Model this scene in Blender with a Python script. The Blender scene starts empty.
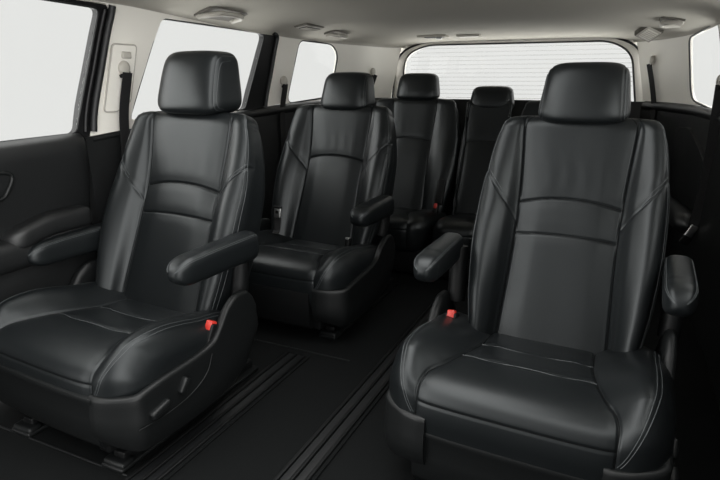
import bpy, bmesh, math, random
import numpy as np
from mathutils import Vector, Matrix
from mathutils.geometry import tessellate_polygon
random.seed(3)
scene = bpy.context.scene
COL = scene.collection
PI = math.pi

# ------------------------------------------------------------------ materials
def new_mat(name, base, rough=.5, spec=.5, metal=0., bump=None, coat=0., var=0.):
    m = bpy.data.materials.new(name); m.use_nodes = True
    nt = m.node_tree; b = nt.nodes['Principled BSDF']
    b.inputs['Base Color'].default_value = (*base, 1)
    b.inputs['Roughness'].default_value = rough
    b.inputs['Metallic'].default_value = metal
    b.inputs['Specular IOR Level'].default_value = spec
    b.inputs['Coat Weight'].default_value = coat
    tc = nt.nodes.new('ShaderNodeTexCoord')
    if var:
        n = nt.nodes.new('ShaderNodeTexNoise'); n.inputs['Scale'].default_value = 6; n.inputs['Detail'].default_value = 5
        nt.links.new(tc.outputs['Object'], n.inputs['Vector'])
        r = nt.nodes.new('ShaderNodeMapRange')
        r.inputs['To Min'].default_value = rough - var; r.inputs['To Max'].default_value = rough + var
        nt.links.new(n.outputs['Fac'], r.inputs['Value']); nt.links.new(r.outputs['Result'], b.inputs['Roughness'])
    if bump:
        kind, scale, strength, dist = bump
        if kind == 'cells':
            t = nt.nodes.new('ShaderNodeTexVoronoi'); t.feature = 'DISTANCE_TO_EDGE'; out = t.outputs['Distance']
        else:
            t = nt.nodes.new('ShaderNodeTexNoise'); t.inputs['Detail'].default_value = 4; out = t.outputs['Fac']
        t.inputs['Scale'].default_value = scale
        nt.links.new(tc.outputs['Object'], t.inputs['Vector'])
        bp = nt.nodes.new('ShaderNodeBump'); bp.inputs['Strength'].default_value = strength; bp.inputs['Distance'].default_value = dist
        nt.links.new(out, bp.inputs['Height']); nt.links.new(bp.outputs['Normal'], b.inputs['Normal'])
    return m

LEATHER = new_mat('black leather', (.0062, .0073, .0079), .335, .34, bump=('cells', 420, .25, .001), var=.05)
WELT_SHADE = new_mat('black welt and seam shade', (.0015, .0016, .0017), .7, .1)  # near-black, so seam welts also paint the shade in the grooves
LEATHER.node_tree.nodes['Principled BSDF'].inputs['Specular Tint'].default_value = (.95, .99, 1.0, 1)
THREAD = new_mat('seam piping', (.045, .050, .052), .5)  # stitching; also draws the highlights of the cushion cross seams
PLASTIC = new_mat('charcoal plastic', (.0050, .0056, .0058), .44, .28, bump=('noise', 500, .15, .001))
DARKPLASTIC = new_mat('black plastic', (.0035, .0038, .0040), .5, .22, bump=('noise', 400, .15, .001))
DOORTRIM = new_mat('black door trim', (.0065, .007, .0073), .44, .45, bump=('cells', 300, .2, .001), var=.04)
CARPET = new_mat('black carpet', (.0030, .0035, .0036), .85, .12, bump=('noise', 700, .5, .002))
GROOVE = new_mat('black rail metal', (.006, .0065, .007), .45, .4)
HEADLINER = new_mat('grey beige headliner', (.37, .352, .312), .95, .1, bump=('noise', 500, .25, .001))
BEIGE = new_mat('beige trim plastic', (.76, .735, .68), .6, .3, bump=('noise', 350, .1, .001))
HANDLE = new_mat('grey beige handle plastic', (.42, .40, .36), .55, .3)
GAP_SHADE = new_mat('dark beige gap and shade', (.13, .122, .108), .7, .2)  # dark tone paints shade behind the grab handles, outlines the vents too
RUBBER = new_mat('black rubber', (.010, .0105, .011), .5, .4)
SASH = new_mat('black door sash', (.006, .006, .0065), .42, .3)
WEB = new_mat('black belt webbing', (.012, .012, .0125), .75, .25, bump=('noise', 250, .4, .001))
METAL = new_mat('satin metal', (.55, .55, .55), .3, .5, 1.)
RED = new_mat('red button', (.48, .03, .02), .35, .5)
LINE = new_mat('defroster line', (.62, .62, .60), .6)
_n = LINE.node_tree; _t = _n.nodes.new('ShaderNodeBsdfTransparent'); _m = _n.nodes.new('ShaderNodeMixShader'); _m.inputs['Fac'].default_value = .13
_n.links.new(_t.outputs[0], _m.inputs[1]); _n.links.new(_n.nodes['Principled BSDF'].outputs[0], _m.inputs[2]); _n.links.new(_m.outputs[0], _n.nodes['Material Output'].inputs['Surface'])
LENS = new_mat('lamp lens', (.62, .60, .55), .3)

def glass_mat():
    m = bpy.data.materials.new('window glass'); m.use_nodes = True
    nt = m.node_tree; nt.nodes.clear()
    o = nt.nodes.new('ShaderNodeOutputMaterial'); mx = nt.nodes.new('ShaderNodeMixShader')
    t = nt.nodes.new('ShaderNodeBsdfTransparent'); g = nt.nodes.new('ShaderNodeBsdfGlossy')
    t.inputs['Color'].default_value = (.97, .975, .97, 1); g.inputs['Roughness'].default_value = .02
    mx.inputs['Fac'].default_value = .02
    nt.links.new(t.outputs[0], mx.inputs[1]); nt.links.new(g.outputs[0], mx.inputs[2]); nt.links.new(mx.outputs[0], o.inputs['Surface'])
    return m
GLASS = glass_mat()

# ------------------------------------------------------------------ object helpers
def link(name, me, mat, parent=None):
    o = bpy.data.objects.new(name, me); COL.objects.link(o)
    if mat is not None and not me.materials: me.materials.append(mat)
    if parent is not None: o.parent = parent
    return o

def to_mesh(name, verts, faces, sharp=None):
    me = bpy.data.meshes.new(name)
    me.from_pydata([tuple(map(float, v)) for v in verts], [], [tuple(map(int, f)) for f in faces])
    bm = bmesh.new(); bm.from_mesh(me); bmesh.ops.recalc_face_normals(bm, faces=bm.faces); bm.to_mesh(me); bm.free()
    me.polygons.foreach_set('use_smooth', [True] * len(me.polygons))
    if sharp: me.set_sharp_from_angle(angle=math.radians(sharp))
    me.update()
    return me

def bm_mesh(name, bm, sharp=35):
    bmesh.ops.recalc_face_normals(bm, faces=bm.faces)
    me = bpy.data.meshes.new(name); bm.to_mesh(me); bm.free()
    me.polygons.foreach_set('use_smooth', [True] * len(me.polygons))
    if sharp: me.set_sharp_from_angle(angle=math.radians(sharp))
    return me

def grid_faces(n, m, closed_m):
    f = []
    for i in range(n - 1):
        for j in range(m if closed_m else m - 1):
            k = (j + 1) % m
            f.append((i * m + j, i * m + k, (i + 1) * m + k, (i + 1) * m + j))
    return f

def loft(name, rings, mat, parent=None, caps=True, closed=True, sharp=None):
    """rings: (n, m, 3) array of closed loops."""
    P = np.asarray(rings, float); n, m, _ = P.shape
    V = P.reshape(-1, 3).tolist(); F = grid_faces(n, m, closed)
    if caps and closed:
        for i in (0, n - 1):
            c = P[i].mean(0); V.append(c.tolist()); ci = len(V) - 1
            for j in range(m): F.append((ci, i * m + j, i * m + (j + 1) % m))
    return link(name, to_mesh(name, V, F, sharp), mat, parent)

def strip_loft(name, rings, mat, parent=None, sharp=60):
    """rings made of an inner line and the same line outside, reversed: closed with quads, not a fan"""
    P = np.asarray(rings, float); n, m, _ = P.shape; F = grid_faces(n, m, True)
    for i in (0, n - 1):
        for j in range(m // 2 - 1): F.append((i * m + j, i * m + j + 1, i * m + m - 2 - j, i * m + m - 1 - j))
    return link(name, to_mesh(name, P.reshape(-1, 3), F, sharp), mat, parent)

def tube_rings(path, r, n=8, closed=False):
    P = np.asarray(path, float); N = len(P)
    T = np.roll(P, -1, 0) - np.roll(P, 1, 0) if closed else np.gradient(P, axis=0)
    T /= np.linalg.norm(T, axis=1, keepdims=True) + 1e-12
    rings = []; a = np.cross(T[0], (0, 0, 1.))
    if np.linalg.norm(a) < .1: a = np.cross(T[0], (0, 1., 0))
    for i in range(N):
        a = a - T[i] * (a @ T[i]); a /= np.linalg.norm(a); b = np.cross(T[i], a)
        ri = r[i] if hasattr(r, '__len__') else r
        th = np.arange(n) * 2 * PI / n
        rings.append(P[i] + ri * (np.cos(th)[:, None] * a + np.sin(th)[:, None] * b))
    if closed: rings.append(rings[0])
    return np.array(rings)

def tube_geo(path, r, n=8, closed=False):
    R = tube_rings(path, r, n, closed); k, m, _ = R.shape
    V = R.reshape(-1, 3).tolist(); F = grid_faces(k, m, True)
    if not closed:
        F.append(tuple(range(m))); F.append(tuple((k - 1) * m + j for j in range(m)))
    return V, F

def tubes(name, paths, r, mat, parent=None, n=6, closed=False):
    V, F = [], []
    for p in paths:
        v, f = tube_geo(p, r, n, closed); k = len(V); V += v; F += [tuple(i + k for i in q) for q in f]
    return link(name, to_mesh(name, V, F, 60), mat, parent)

def seams(paths, r, parent, n=6):
    for p in paths: tubes('seam', [p], r, THREAD, parent, n)

def smooth_path(pts, n=40, closed=False):
    P = np.asarray(pts, float)
    if closed: P = np.vstack([P[-1:], P, P[:2]])
    else: P = np.vstack([2 * P[:1] - P[1:2], P, 2 * P[-1:] - P[-2:-1]])
    segs = len(P) - 3; out = []
    k = max(2, n // segs)
    for s in range(segs):
        p0, p1, p2, p3 = P[s:s + 4]
        for t in np.arange(k) / k:
            out.append(.5 * (2 * p1 + (p2 - p0) * t + (2 * p0 - 5 * p1 + 4 * p2 - p3) * t * t + (3 * p1 - p0 - 3 * p2 + p3) * t ** 3))
    if not closed: out.append(P[-2])
    return np.array(out)

def cr(vals, u):
    """Catmull-Rom through rows vals (..., k, c) at parameters u in [0, k-1] -> (..., len(u), c)"""
    k = vals.shape[-2]; i = np.clip(np.floor(u).astype(int), 0, k - 2); t = (u - i)[:, None]
    g = lambda j: vals[..., np.clip(j, 0, k - 1), :]
    p1, p2 = g(i), g(i + 1)
    p0 = np.where((i == 0)[:, None], 2 * p1 - p2, g(i - 1)); p3 = np.where((i == k - 2)[:, None], 2 * p2 - p1, g(i + 2))
    return .5 * (2 * p1 + (p2 - p0) * t + (2 * p0 - 5 * p1 + 4 * p2 - p3) * t * t + (3 * p1 - p0 - 3 * p2 + p3) * t ** 3)

def box(name, size, mat, parent=None, bevel=.004, loc=(0, 0, 0), rot=(0, 0, 0), seg=3, taper=None):
    bm = bmesh.new(); bmesh.ops.create_cube(bm, size=1)
    for v in bm.verts:
        k = 1
        if taper and v.co.z > 0: k = taper
        v.co = Vector((v.co.x * size[0] * k, v.co.y * size[1] * k, v.co.z * size[2]))
    if bevel: bmesh.ops.bevel(bm, geom=bm.edges[:], offset=bevel, segments=seg, profile=.5, affect='EDGES')
    o = link(name, bm_mesh(name, bm), mat, parent); o.location = loc; o.rotation_euler = rot
    return o

def prism(name, outline, axis_map, t0, t1, mat, parent=None, bevel=.004, seg=2):
    """outline (u, v) closed polygon pushed along w from t0 to t1; axis_map(u, v, w) -> xyz"""
    bm = bmesh.new()
    a = [bm.verts.new(axis_map(u, v, t0)) for u, v in outline]; b = [bm.verts.new(axis_map(u, v, t1)) for u, v in outline]
    bm.faces.new(a); bm.faces.new(b[::-1]); n = len(a)
    for i in range(n): bm.faces.new((a[i], b[i], b[(i + 1) % n], a[(i + 1) % n]))
    bmesh.ops.recalc_face_normals(bm, faces=bm.faces)
    if bevel:
        es = [e for e in bm.edges if len(e.link_faces) == 2 and any(len(f.verts) > 4 or n == 4 for f in e.link_faces)]
        bmesh.ops.bevel(bm, geom=es, offset=bevel, segments=seg, profile=.5, affect='EDGES')
    return link(name, bm_mesh(name, bm), mat, parent)

def rounded(poly, r, k=6):
    """round the corners of a 2D polygon; r may be a list"""
    out = []; n = len(poly)
    for i in range(n):
        p = np.array(poly[i], float); a = np.array(poly[i - 1], float) - p; b = np.array(poly[(i + 1) % n], float) - p
        ri = r[i] if hasattr(r, '__len__') else r
        la, lb = np.linalg.norm(a), np.linalg.norm(b); ri = min(ri, .49 * la, .49 * lb)
        pa, pb = p + a / la * ri, p + b / lb * ri
        for t in np.linspace(0, 1, k): out.append(tuple((1 - t) ** 2 * pa + 2 * t * (1 - t) * p + t * t * pb))
    return out

def thing(name, label, cat, loc=(0, 0, 0), group=None):
    o = bpy.data.objects.new(name, None); COL.objects.link(o); o.empty_display_size = .1
    o.location = loc; o['label'] = label; o['category'] = cat
    if group: o['group'] = group
    return o

def structure(o, label=None):
    o['kind'] = 'structure'
    if label: o['label'] = label
    return o

def dup(root, name, loc, label, group):
    r = root.copy(); COL.objects.link(r); r.name = name; r.location = loc; r['label'] = label
    if group: r['group'] = group
    for ch in list(root.children):
        c = ch.copy(); COL.objects.link(c); c.parent = r
        for g in ch.children:
            d = g.copy(); COL.objects.link(d); d.parent = c
    return r

sstep = lambda a, b, x: (lambda t: t * t * (3 - 2 * t))(np.clip((x - a) / (b - a), 0, 1))

def interp_smooth(xs, ys, x):
    """monotone-ish smooth interpolation (PCHIP)"""
    xs, ys = np.array(xs, float), np.array(ys, float); h = np.diff(xs); d = np.diff(ys) / h
    m = np.zeros(len(xs)); m[0], m[-1] = d[0], d[-1]
    for i in range(1, len(xs) - 1):
        m[i] = 0 if d[i - 1] * d[i] <= 0 else 2 / (1 / d[i - 1] + 1 / d[i])
    x = np.asarray(x, float); i = np.clip(np.searchsorted(xs, x) - 1, 0, len(xs) - 2); t = (x - xs[i]) / h[i]
    t = np.clip(t, -.5, 1.5)
    return (ys[i] * (1 + 2 * t) * (1 - t) ** 2 + m[i] * h[i] * t * (1 - t) ** 2 + ys[i + 1] * t * t * (3 - 2 * t) + m[i + 1] * h[i] * t * t * (t - 1))

def surf_normals(P):
    du = np.gradient(P, axis=0); dv = np.roll(P, -1, 1) - np.roll(P, 1, 1)
    n = np.cross(du, dv); n /= np.linalg.norm(n, axis=2, keepdims=True) + 1e-12
    c = P.mean(1, keepdims=True)
    s = np.sign(((P - c) * n).sum(2).mean()); return n * s

# ------------------------------------------------------------------ seat pieces
def backrest_geo(Wx=1., wing=True, cross=True, pk=1., bk=1., rows=240, fine=17):
    zb, zt = .25, .935
    z = np.linspace(zb, zt, rows)
    Y = interp_smooth([.2, .339, .45, .627, .718, .85, .95], [-.02, .037, .08, .150, .190, .232, .256], z)
    slope = np.gradient(Y, z); L = np.sqrt(1 + slope ** 2)
    T = np.stack([0 * z, slope / L, 1 / L], 1); Nf = np.stack([0 * z, -1 / L, slope / L], 1)
    W = Wx * interp_smooth([.2, .34, .45, .60, .72, .80, .87, .92, .96], [.240, .255, .272, .283, .280, .271, .259, .247, .226], z)
    p = pk * interp_smooth([.2, .339, .627, .718, .942], [.168, .162, .151, .153, .168], z)
    b = bk * interp_smooth([.2, .34, .5, .65, .8, .9, .96], [.04, .06, .068, .062, .042, .024, .012], z)
    th = interp_smooth([.2, .5, .8, .96], [.13, .13, .115, .095], z)
    k = W - p
    ctrl = np.stack([np.stack(q, 1) for q in [
        (0 * z, .004 + 0 * z), (.55 * p, .004 + 0 * z), (p, 0 * z), (p + .3 * k, .62 * b), (p + .62 * k, b), (p + .88 * k, .82 * b), (W, .18 * b),
        (W - .004, -.04 + 0 * z), (W - .012, -th + .025), (W - .05, -th), (.5 * W, -th - .008), (0 * z, -th - .01)]], 1)
    seg = [fine, fine, fine, fine, fine, fine // 2 + 3, 6, 5, 5, 5, 5]
    warp = {1: lambda t: 1 - (1 - t) ** 1.9, 2: lambda t: t ** 1.9}
    u = np.concatenate([i + warp.get(i, lambda t: t)(np.arange(s) / s) for i, s in enumerate(seg)] + [[len(seg)]])
    H = cr(ctrl, u)                                   # rows, half, 2
    R = np.concatenate([H, (H * np.array([-1, 1]))[:, -2:0:-1]], 1)
    front = np.concatenate([u < 6.4, (u < 6.4)[-2:0:-1]])
    spine = np.stack([0 * z, Y, z], 1)
    def place(R2, sp, nf): return sp[:, None] + np.stack([R2[..., 0], 0 * R2[..., 0], 0 * R2[..., 0]], 2) + R2[..., 1:2] * nf[:, None]
    P = place(R, spine, Nf)
    # rounded top
    r = .045; caps = []; mid = -th[-1] / 2; X = R[-1]
    for a in np.linspace(0, PI / 2, 12)[1:]:
        d = r * (1 - math.cos(a)); q = X.copy(); q[:, 0] *= 1 - d / W[-1]; q[:, 1] = mid + (q[:, 1] - mid) * (1 - d / (th[-1] / 2 + .012))
        caps.append((q, r * math.sin(a)))
    q0, h0 = caps[-1]
    for s in (.85, .6, .3): 
        q = q0.copy(); q[:, 1] = mid + (q[:, 1] - mid) * s; q[:, 0] *= .98 + .02 * s; caps.append((q, h0 + .004 * (1 - s)))
    crown = lambda x: .008 * (1 - (x / .25) ** 2)
    extra = []
    for q, h in caps:
        pp = spine[-1] + T[-1] * h + np.stack([q[:, 0], 0 * q[:, 0], 0 * q[:, 0]], 1) + q[:, 1:2] * Nf[-1]
        pp[:, 2] += crown(q[:, 0]) * (h / r); extra.append(pp)
    P = np.concatenate([P, np.array(extra)], 0)
    zz = np.concatenate([z, zt + .9 * np.array([h for _, h in caps])]); pp_ = np.concatenate([p, np.full(len(caps), p[-1])])
    WW = np.concatenate([W, np.full(len(caps), W[-1])])
    XX = P[..., 0]; ZZ = zz[:, None] + 0 * XX
    n = surf_normals(P); D = np.zeros(XX.shape)
    g = lambda dist, w: np.exp(-(dist / w) ** 2)
    fr = front[None, :] & (np.arange(len(zz)) < rows + 11)[:, None]
    inside = sstep(0, .004, pp_[:, None] - np.abs(XX))
    dside = np.abs(XX) - pp_[:, None]
    D -= (.0055 * g(dside, .0030) + .0030 * g(dside, .016)) * fr
    arch = .716 + .018 * (1 - (XX / .15) ** 2)
    D -= (.0055 * g(ZZ - arch, .0032) + .0035 * g(ZZ - arch, .022)) * fr * inside
    if cross:
        cz = .622 + .006 * (1 - (XX / .15) ** 2)
        D -= (.005 * g(ZZ - cz, .0032) + .003 * g(ZZ - cz, .02)) * fr * inside
    if wing:
        s = np.clip((np.abs(XX) - pp_[:, None]) / (WW - pp_)[:, None], 0, 1.2)
        wz = .655 + .15 * s ** .9
        D -= (.0035 * g(ZZ - wz, .004) + .0025 * g(ZZ - wz - .014, .022)) * fr * sstep(0, .006, -(-dside))
    # soft wrinkles in the upper panel
    D += .0003 * np.sin(XX * 120 + 3 * np.sin(ZZ * 14)) * g(ZZ - .80, .05) * inside * fr
    P = P + n * D[..., None]
    info = dict(z=zz, u=u, half=len(u), W=WW, p=pp_, rows=rows)
    # welts lying in the seams, their near-black colour adding the crease shade
    welts = []; M = P.shape[1]; zc = zz[:rows]
    for s_ in (1, -1):
        j = int(np.argmin(np.abs(u - 2))); j = j if s_ > 0 else (M - j) % M
        k = np.where(zz > .29)[0]; k = k[k < rows + 9]; welts.append(P[k, j][::2])
    for fn in ([lambda x: .716 + .018 * (1 - (x / .15) ** 2)] + ([lambda x: .622 + .006 * (1 - (x / .15) ** 2)] if cross else [])):
        pts = []
        js = [jj % M for jj in range(-len(u), len(u)) if u[abs(jj) % len(u)] < 2 and abs(jj) < len(u)]
        for j in js:
            zt_ = fn(P[rows // 2, j, 0]); k = np.interp(zt_, zc, np.arange(rows)); k0 = int(k); f = k - k0
            pts.append((1 - f) * P[k0, j] + f * P[k0 + 1, j])
        pts = np.array(pts); welts.append(pts[np.argsort(pts[:, 0])])
    info['welts'] = welts
    return P, n, info

def closed_grid_obj(name, P, mat, parent):
    return loft(name, P, mat, parent, caps=True)

def piping_on_back(P, n, info, side, ucol, z0, z1, off=.0006):
    j = int(np.argmin(np.abs(info['u'] - ucol))); M = P.shape[1]
    jj = j if side > 0 else (M - j) % M
    idx = np.where((info['z'] >= z0) & (info['z'] <= z1))[0]
    idx = idx[(idx < info['rows'] + 8)]
    return (P[idx, jj] + n[idx, jj] * off)[::3]

def headrest_obj(parent, w=.122, h=.092, d=.062, cz=1.05, cy=.318, name='headrest', power=.30):
    nu, nv = 96, 72
    def sp(a, e): return np.sign(a) * np.abs(a) ** e
    th = np.linspace(-PI / 2, PI / 2, nv); ph = np.arange(nu) * 2 * PI / nu
    ct, st = sp(np.cos(th), .34), sp(np.sin(th), .34)
    rings = []
    for i in range(nv):
        x = ct[i] * sp(np.cos(ph), .42); y = ct[i] * sp(np.sin(ph), .42); zc = np.full(nu, st[i])
        X = x * w * (1 - .085 * (zc + .2)); Yv = y * d
        Yv = Yv + .022 * x * x * (y > 0) * 0 + .016 * (np.abs(x) ** 2.2)          # sides sweep back
        Yv = np.where(y > 0, Yv * (1.15 - .42 * sstep(-1, 1, zc)), Yv)
        Yv = Yv + .25 * (zc * h)                                              # recline
        Yv = Yv * 1 - .012 * np.clip(-y, 0, 1) * (1 - zc ** 2) * .8
        Z = zc * h - .004 * np.abs(x) ** 3 * (zc > 0)
        rings.append(np.stack([X, Yv + cy, Z + cz], 1))
    P = np.array(rings); n = surf_normals(P)
    XX = np.abs(P[..., 0]) / w; s = .87
    front = 1.
    seam = XX - s * (1 - .06 * ((P[..., 2] - cz) / h + .2))
    D = -.0022 * np.exp(-(seam / .016) ** 2) * (np.sin(ph)[None, :] < .75)
    P = P + n * D[..., None]
    o = loft(name, P, LEATHER, parent)
    # piping along both seams of the face
    paths = []
    for sx in (-1, 1):
        for so in (.0, .045):
            pts = []
            for i in range(6, nv - 5):
                row = P[i]; fmask = row[:, 1] < row[:, 1].mean() + .02
                xs = row[:, 0] * sx; tgt = w * (s + .035 + so) * (1 - .06 * ((row[0, 2] - cz) / h + .2))
                cand = np.where(fmask)[0]; order = cand[np.argsort(xs[cand])]
                xx = xs[order]
                if xx.max() < tgt: continue
                pts.append([np.interp(tgt, xx, row[order, k]) for k in range(3)])
            if len(pts) > 8:
                pts = np.array(pts); pts[:, 1] -= .0006; paths.append(pts[::2])
    if paths: seams(paths, .0009, o)
    return o

CW = .352
def cushion_geo(W=CW, bol=.058, seams=True, nx=200, pk=1., rear=.10):
    prof = np.array([(rear, .25), (rear - .02, .305), (.02, .322), (-.075, .331), (-.15, .345), (-.217, .356), (-.29, .361), (-.355, .357), (-.400, .342), (-.423, .314),
                     (-.428, .275), (-.426, .235), (-.415, .19), (-.37, .16), (-.15, .175), (.0, .18), (rear - .01, .20)])
    u = np.linspace(0, len(prof), 190, endpoint=False)
    ext = np.vstack([prof[-1:], prof, prof[:2]]); i = np.floor(u).astype(int); t = (u - i)[:, None]
    p0, p1, p2, p3 = ext[i], ext[i + 1], ext[i + 2], ext[(i + 3) % len(ext)] if False else ext[np.minimum(i + 3, len(ext) - 1)]
    Q = .5 * (2 * p1 + (p2 - p0) * t + (2 * p0 - 5 * p1 + 4 * p2 - p3) * t * t + (3 * p1 - p0 - 3 * p2 + p3) * t ** 3)
    m = len(Q); r = .085
    xs = list(np.linspace(-(W - r), W - r, nx)); ins = [0.] * nx
    xs_cap = [(W - r + r * math.sin(a), r * (1 - math.cos(a))) for a in np.linspace(0, PI / 2, 16)[1:]]
    xs = [-x for x, _ in xs_cap[::-1]] + xs + [x for x, _ in xs_cap]; ins = [d for _, d in xs_cap[::-1]] + ins + [d for _, d in xs_cap]
    xs, ins = np.array(xs), np.array(ins)
    cen = np.array([-.16, .262])
    y = Q[:, 0]; pseam = pk * interp_smooth([-.45, -.405, -.36, -.30, -.217, -.075, .1], [.238, .236, .226, .198, .173, .154, .15], y)
    P = np.zeros((len(xs), m, 3))
    top = sstep(.26, .31, Q[:, 1])
    for k, (x, d) in enumerate(zip(xs, ins)):
        q = Q.copy(); e = np.array([1 - d / .27, 1 - d / .105]); q = cen + (q - cen) * e
        a = np.abs(x)
        t_ = np.clip((a - pseam) / (W - .035 - pseam), 0, 1.2)
        lift = bol * np.sin(np.clip(t_ * 1.25, 0, 1.9) ** 1. * PI / 2 * .95) ** 1.2 if True else 0
        fade = interp_smooth([-.46, -.40, -.34, -.2, -.03, .1], [.15, .45, .85, 1, .85, .6], y)
        q[:, 1] += np.maximum(lift, 0) * fade * top
        q[:, 0] += .045 * (a / W) ** 4 * sstep(-.25, -.42, y)                 # front corners sweep back
        P[k, :, 0] = x; P[k, :, 1:] = q
    n = surf_normals(P)
    XX = P[..., 0]; YY = y[None, :] + 0 * XX; ZZ = Q[:, 1][None] + 0 * XX
    g = lambda dist, w: np.exp(-(dist / w) ** 2)
    upper = (sstep(.19, .21, Q[:, 1]) * (y < rear - .03))[None]
    dside = np.abs(XX) - pseam[None]
    inside = sstep(0, .004, -dside)
    D = -(.0055 * g(dside, .003) + .003 * g(dside, .018)) * upper
    if seams:
        topm = (Q[:, 1] > .29)[None]
        bow = .010 * (1 - (XX / .17) ** 2)
        for ys in (-.075, -.217):
            D -= (.005 * g(YY - ys + bow, .0032) + .003 * g(YY - ys + bow, .016)) * inside * topm
    fz = ((y < -.40) & (Q[:, 1] > .25))[None]
    D -= (.003 * g(ZZ - .298, .003) + .001 * g(ZZ - .298, .014)) * inside * fz
    # the seat face is a little full between the seams
    P = P + n * D[..., None]
    return P, n, dict(xs=xs, Q=Q, m=m)

def cushion_piping(P, n, info, W, crest=.050):
    paths = []
    Q = info['Q']; xs = info['xs']
    cols = np.where((Q[:, 1] > .262) & (Q[:, 0] < .03))[0]
    y, z = Q[cols, 0], Q[cols, 1]
    t = np.clip(np.cumsum(np.hypot(np.gradient(y), np.gradient(z)) * (y < -.27)), 0, None); t /= t[-1]
    for sx in (-1, 1):
        for dx, dt in ((0, 0), (.011, .0)):
            x = W - crest + dx - (W - crest - .242 + dx * .4) * t ** 2.6
            pts = []
            for xi, c in zip(x, cols):
                f = np.interp(sx * xi, xs, np.arange(len(xs))); k = int(min(f, len(xs) - 2)); f -= k
                pts.append((1 - f) * P[k, c] + f * P[k + 1, c] + n[k, c] * .0006)
            paths.append(np.array(pts)[::2])
    return paths

def armrest_obj(name, parent, cx, y0, y1, ztop, w=.078, h=.088, drop=.03):
    """padded armrest lying along y, its front end rounded"""
    n = 60; ys = .5 - .5 * np.cos(np.linspace(0, PI, n)); L = y1 - y0
    rings = []; m = 40; ph = np.arange(m) * 2 * PI / m
    sp = lambda a, e: np.sign(a) * np.abs(a) ** e
    for t in ys:
        # end rounding
        e0 = min(1, t * L / .06); e1 = min(1, (1 - t) * L / .03)
        k0 = math.sqrt(max(0, 1 - (1 - e0) ** 2)); k1 = math.sqrt(max(0, 1 - (1 - e1) ** 2)); k = max(.03, k0 * k1)
        hh = h * (1 + .10 * t) ; ww = w * (1 - .06 * t)
        zc = ztop - h / 2 - .012 * (1 - t) ** 2 * 0 - .004 * t
        if t < .3: hh = h * (1 - .06 * (1 - t / .3)); 
        x = cx + sp(np.cos(ph), .62) * ww / 2 * (k ** .75); z = zc + sp(np.sin(ph), .62) * hh / 2 * k - drop * .3 * (1 - t) ** 2
        rings.append(np.stack([x, np.full(m, y0 + t * L), z], 1))
    P = np.array(rings)
    o = loft(name, P, LEATHER, parent)
    paths = []
    for ang in (.30 * PI / 2 * 1.5, PI - .30 * PI / 2 * 1.5):
        j = int(round(ang / (2 * PI) * m)) % m
        for dj in (0, 1):
            q = P[3:-3, (j + dj) % m].copy(); c = P[3:-3].mean(1); dd = q - c; q += dd / np.linalg.norm(dd, axis=1, keepdims=True) * .0008
            paths.append(q)
    seams(paths, .0009, o)
    return o

def shield_obj(name, parent, sx, W=.370, tops=None, front_x=.235, yf=-.425, mat=None):
    """wrap-round lower side cover of a seat, raised into a recliner cover at the rear"""
    pl = [(front_x, yf), (.265, yf - .0), (.31, yf + .014), (W - .008, yf + .05), (W, yf + .10), (W, -.25), (W, -.12), (W, -.04), (W - .002, .03), (W - .006, .10), (W - .012, .135)]
    path = smooth_path([(a, b, 0) for a, b in pl], 110)
    yy = path[:, 1]
    zt = interp_smooth(*(tops or ([-.46, -.40, -.30, -.15, -.085, -.05, -.01, .04, .08, .11, .137], [.268, .276, .292, .303, .318, .355, .405, .43, .428, .405, .36])), yy)
    zbm = interp_smooth([-.46, -.38, -.2, -.05, .05, .14], [.15, .105, .10, .115, .15, .25], yy)
    front = np.clip((path[:, 0] - front_x) / .1, 0, 1); 
    T = np.gradient(path, axis=0); T /= np.linalg.norm(T, axis=1, keepdims=True); O = np.stack([T[:, 1], -T[:, 0], 0 * yy], 1)
    rings = []
    for i in range(len(path)):
        h = zt[i] - zbm[i]
        prof = [(-.03, zbm[i]), (-.012, zbm[i] - .0), (0, zbm[i] + .02), (.006, zbm[i] + .35 * h), (.005, zbm[i] + .6 * h), (.002, zt[i] - .03), (.003, zt[i] - .012), (.001, zt[i] - .004), (-.006, zt[i]), (-.016, zt[i] - .001), (-.024, zt[i] - .008), (-.03, zt[i] - .03)]
        rings.append([(path[i] + O[i] * a + np.array([0, 0, b])) * np.array([sx, 1, 1]) for a, b in prof])
    o = loft(name, rings, mat or PLASTIC, parent, sharp=50)
    return o

def welts(info, parent, r=.0013):
    for p in info['welts']: tubes('seam', [p], r, WELT_SHADE, parent, 6)

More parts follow.
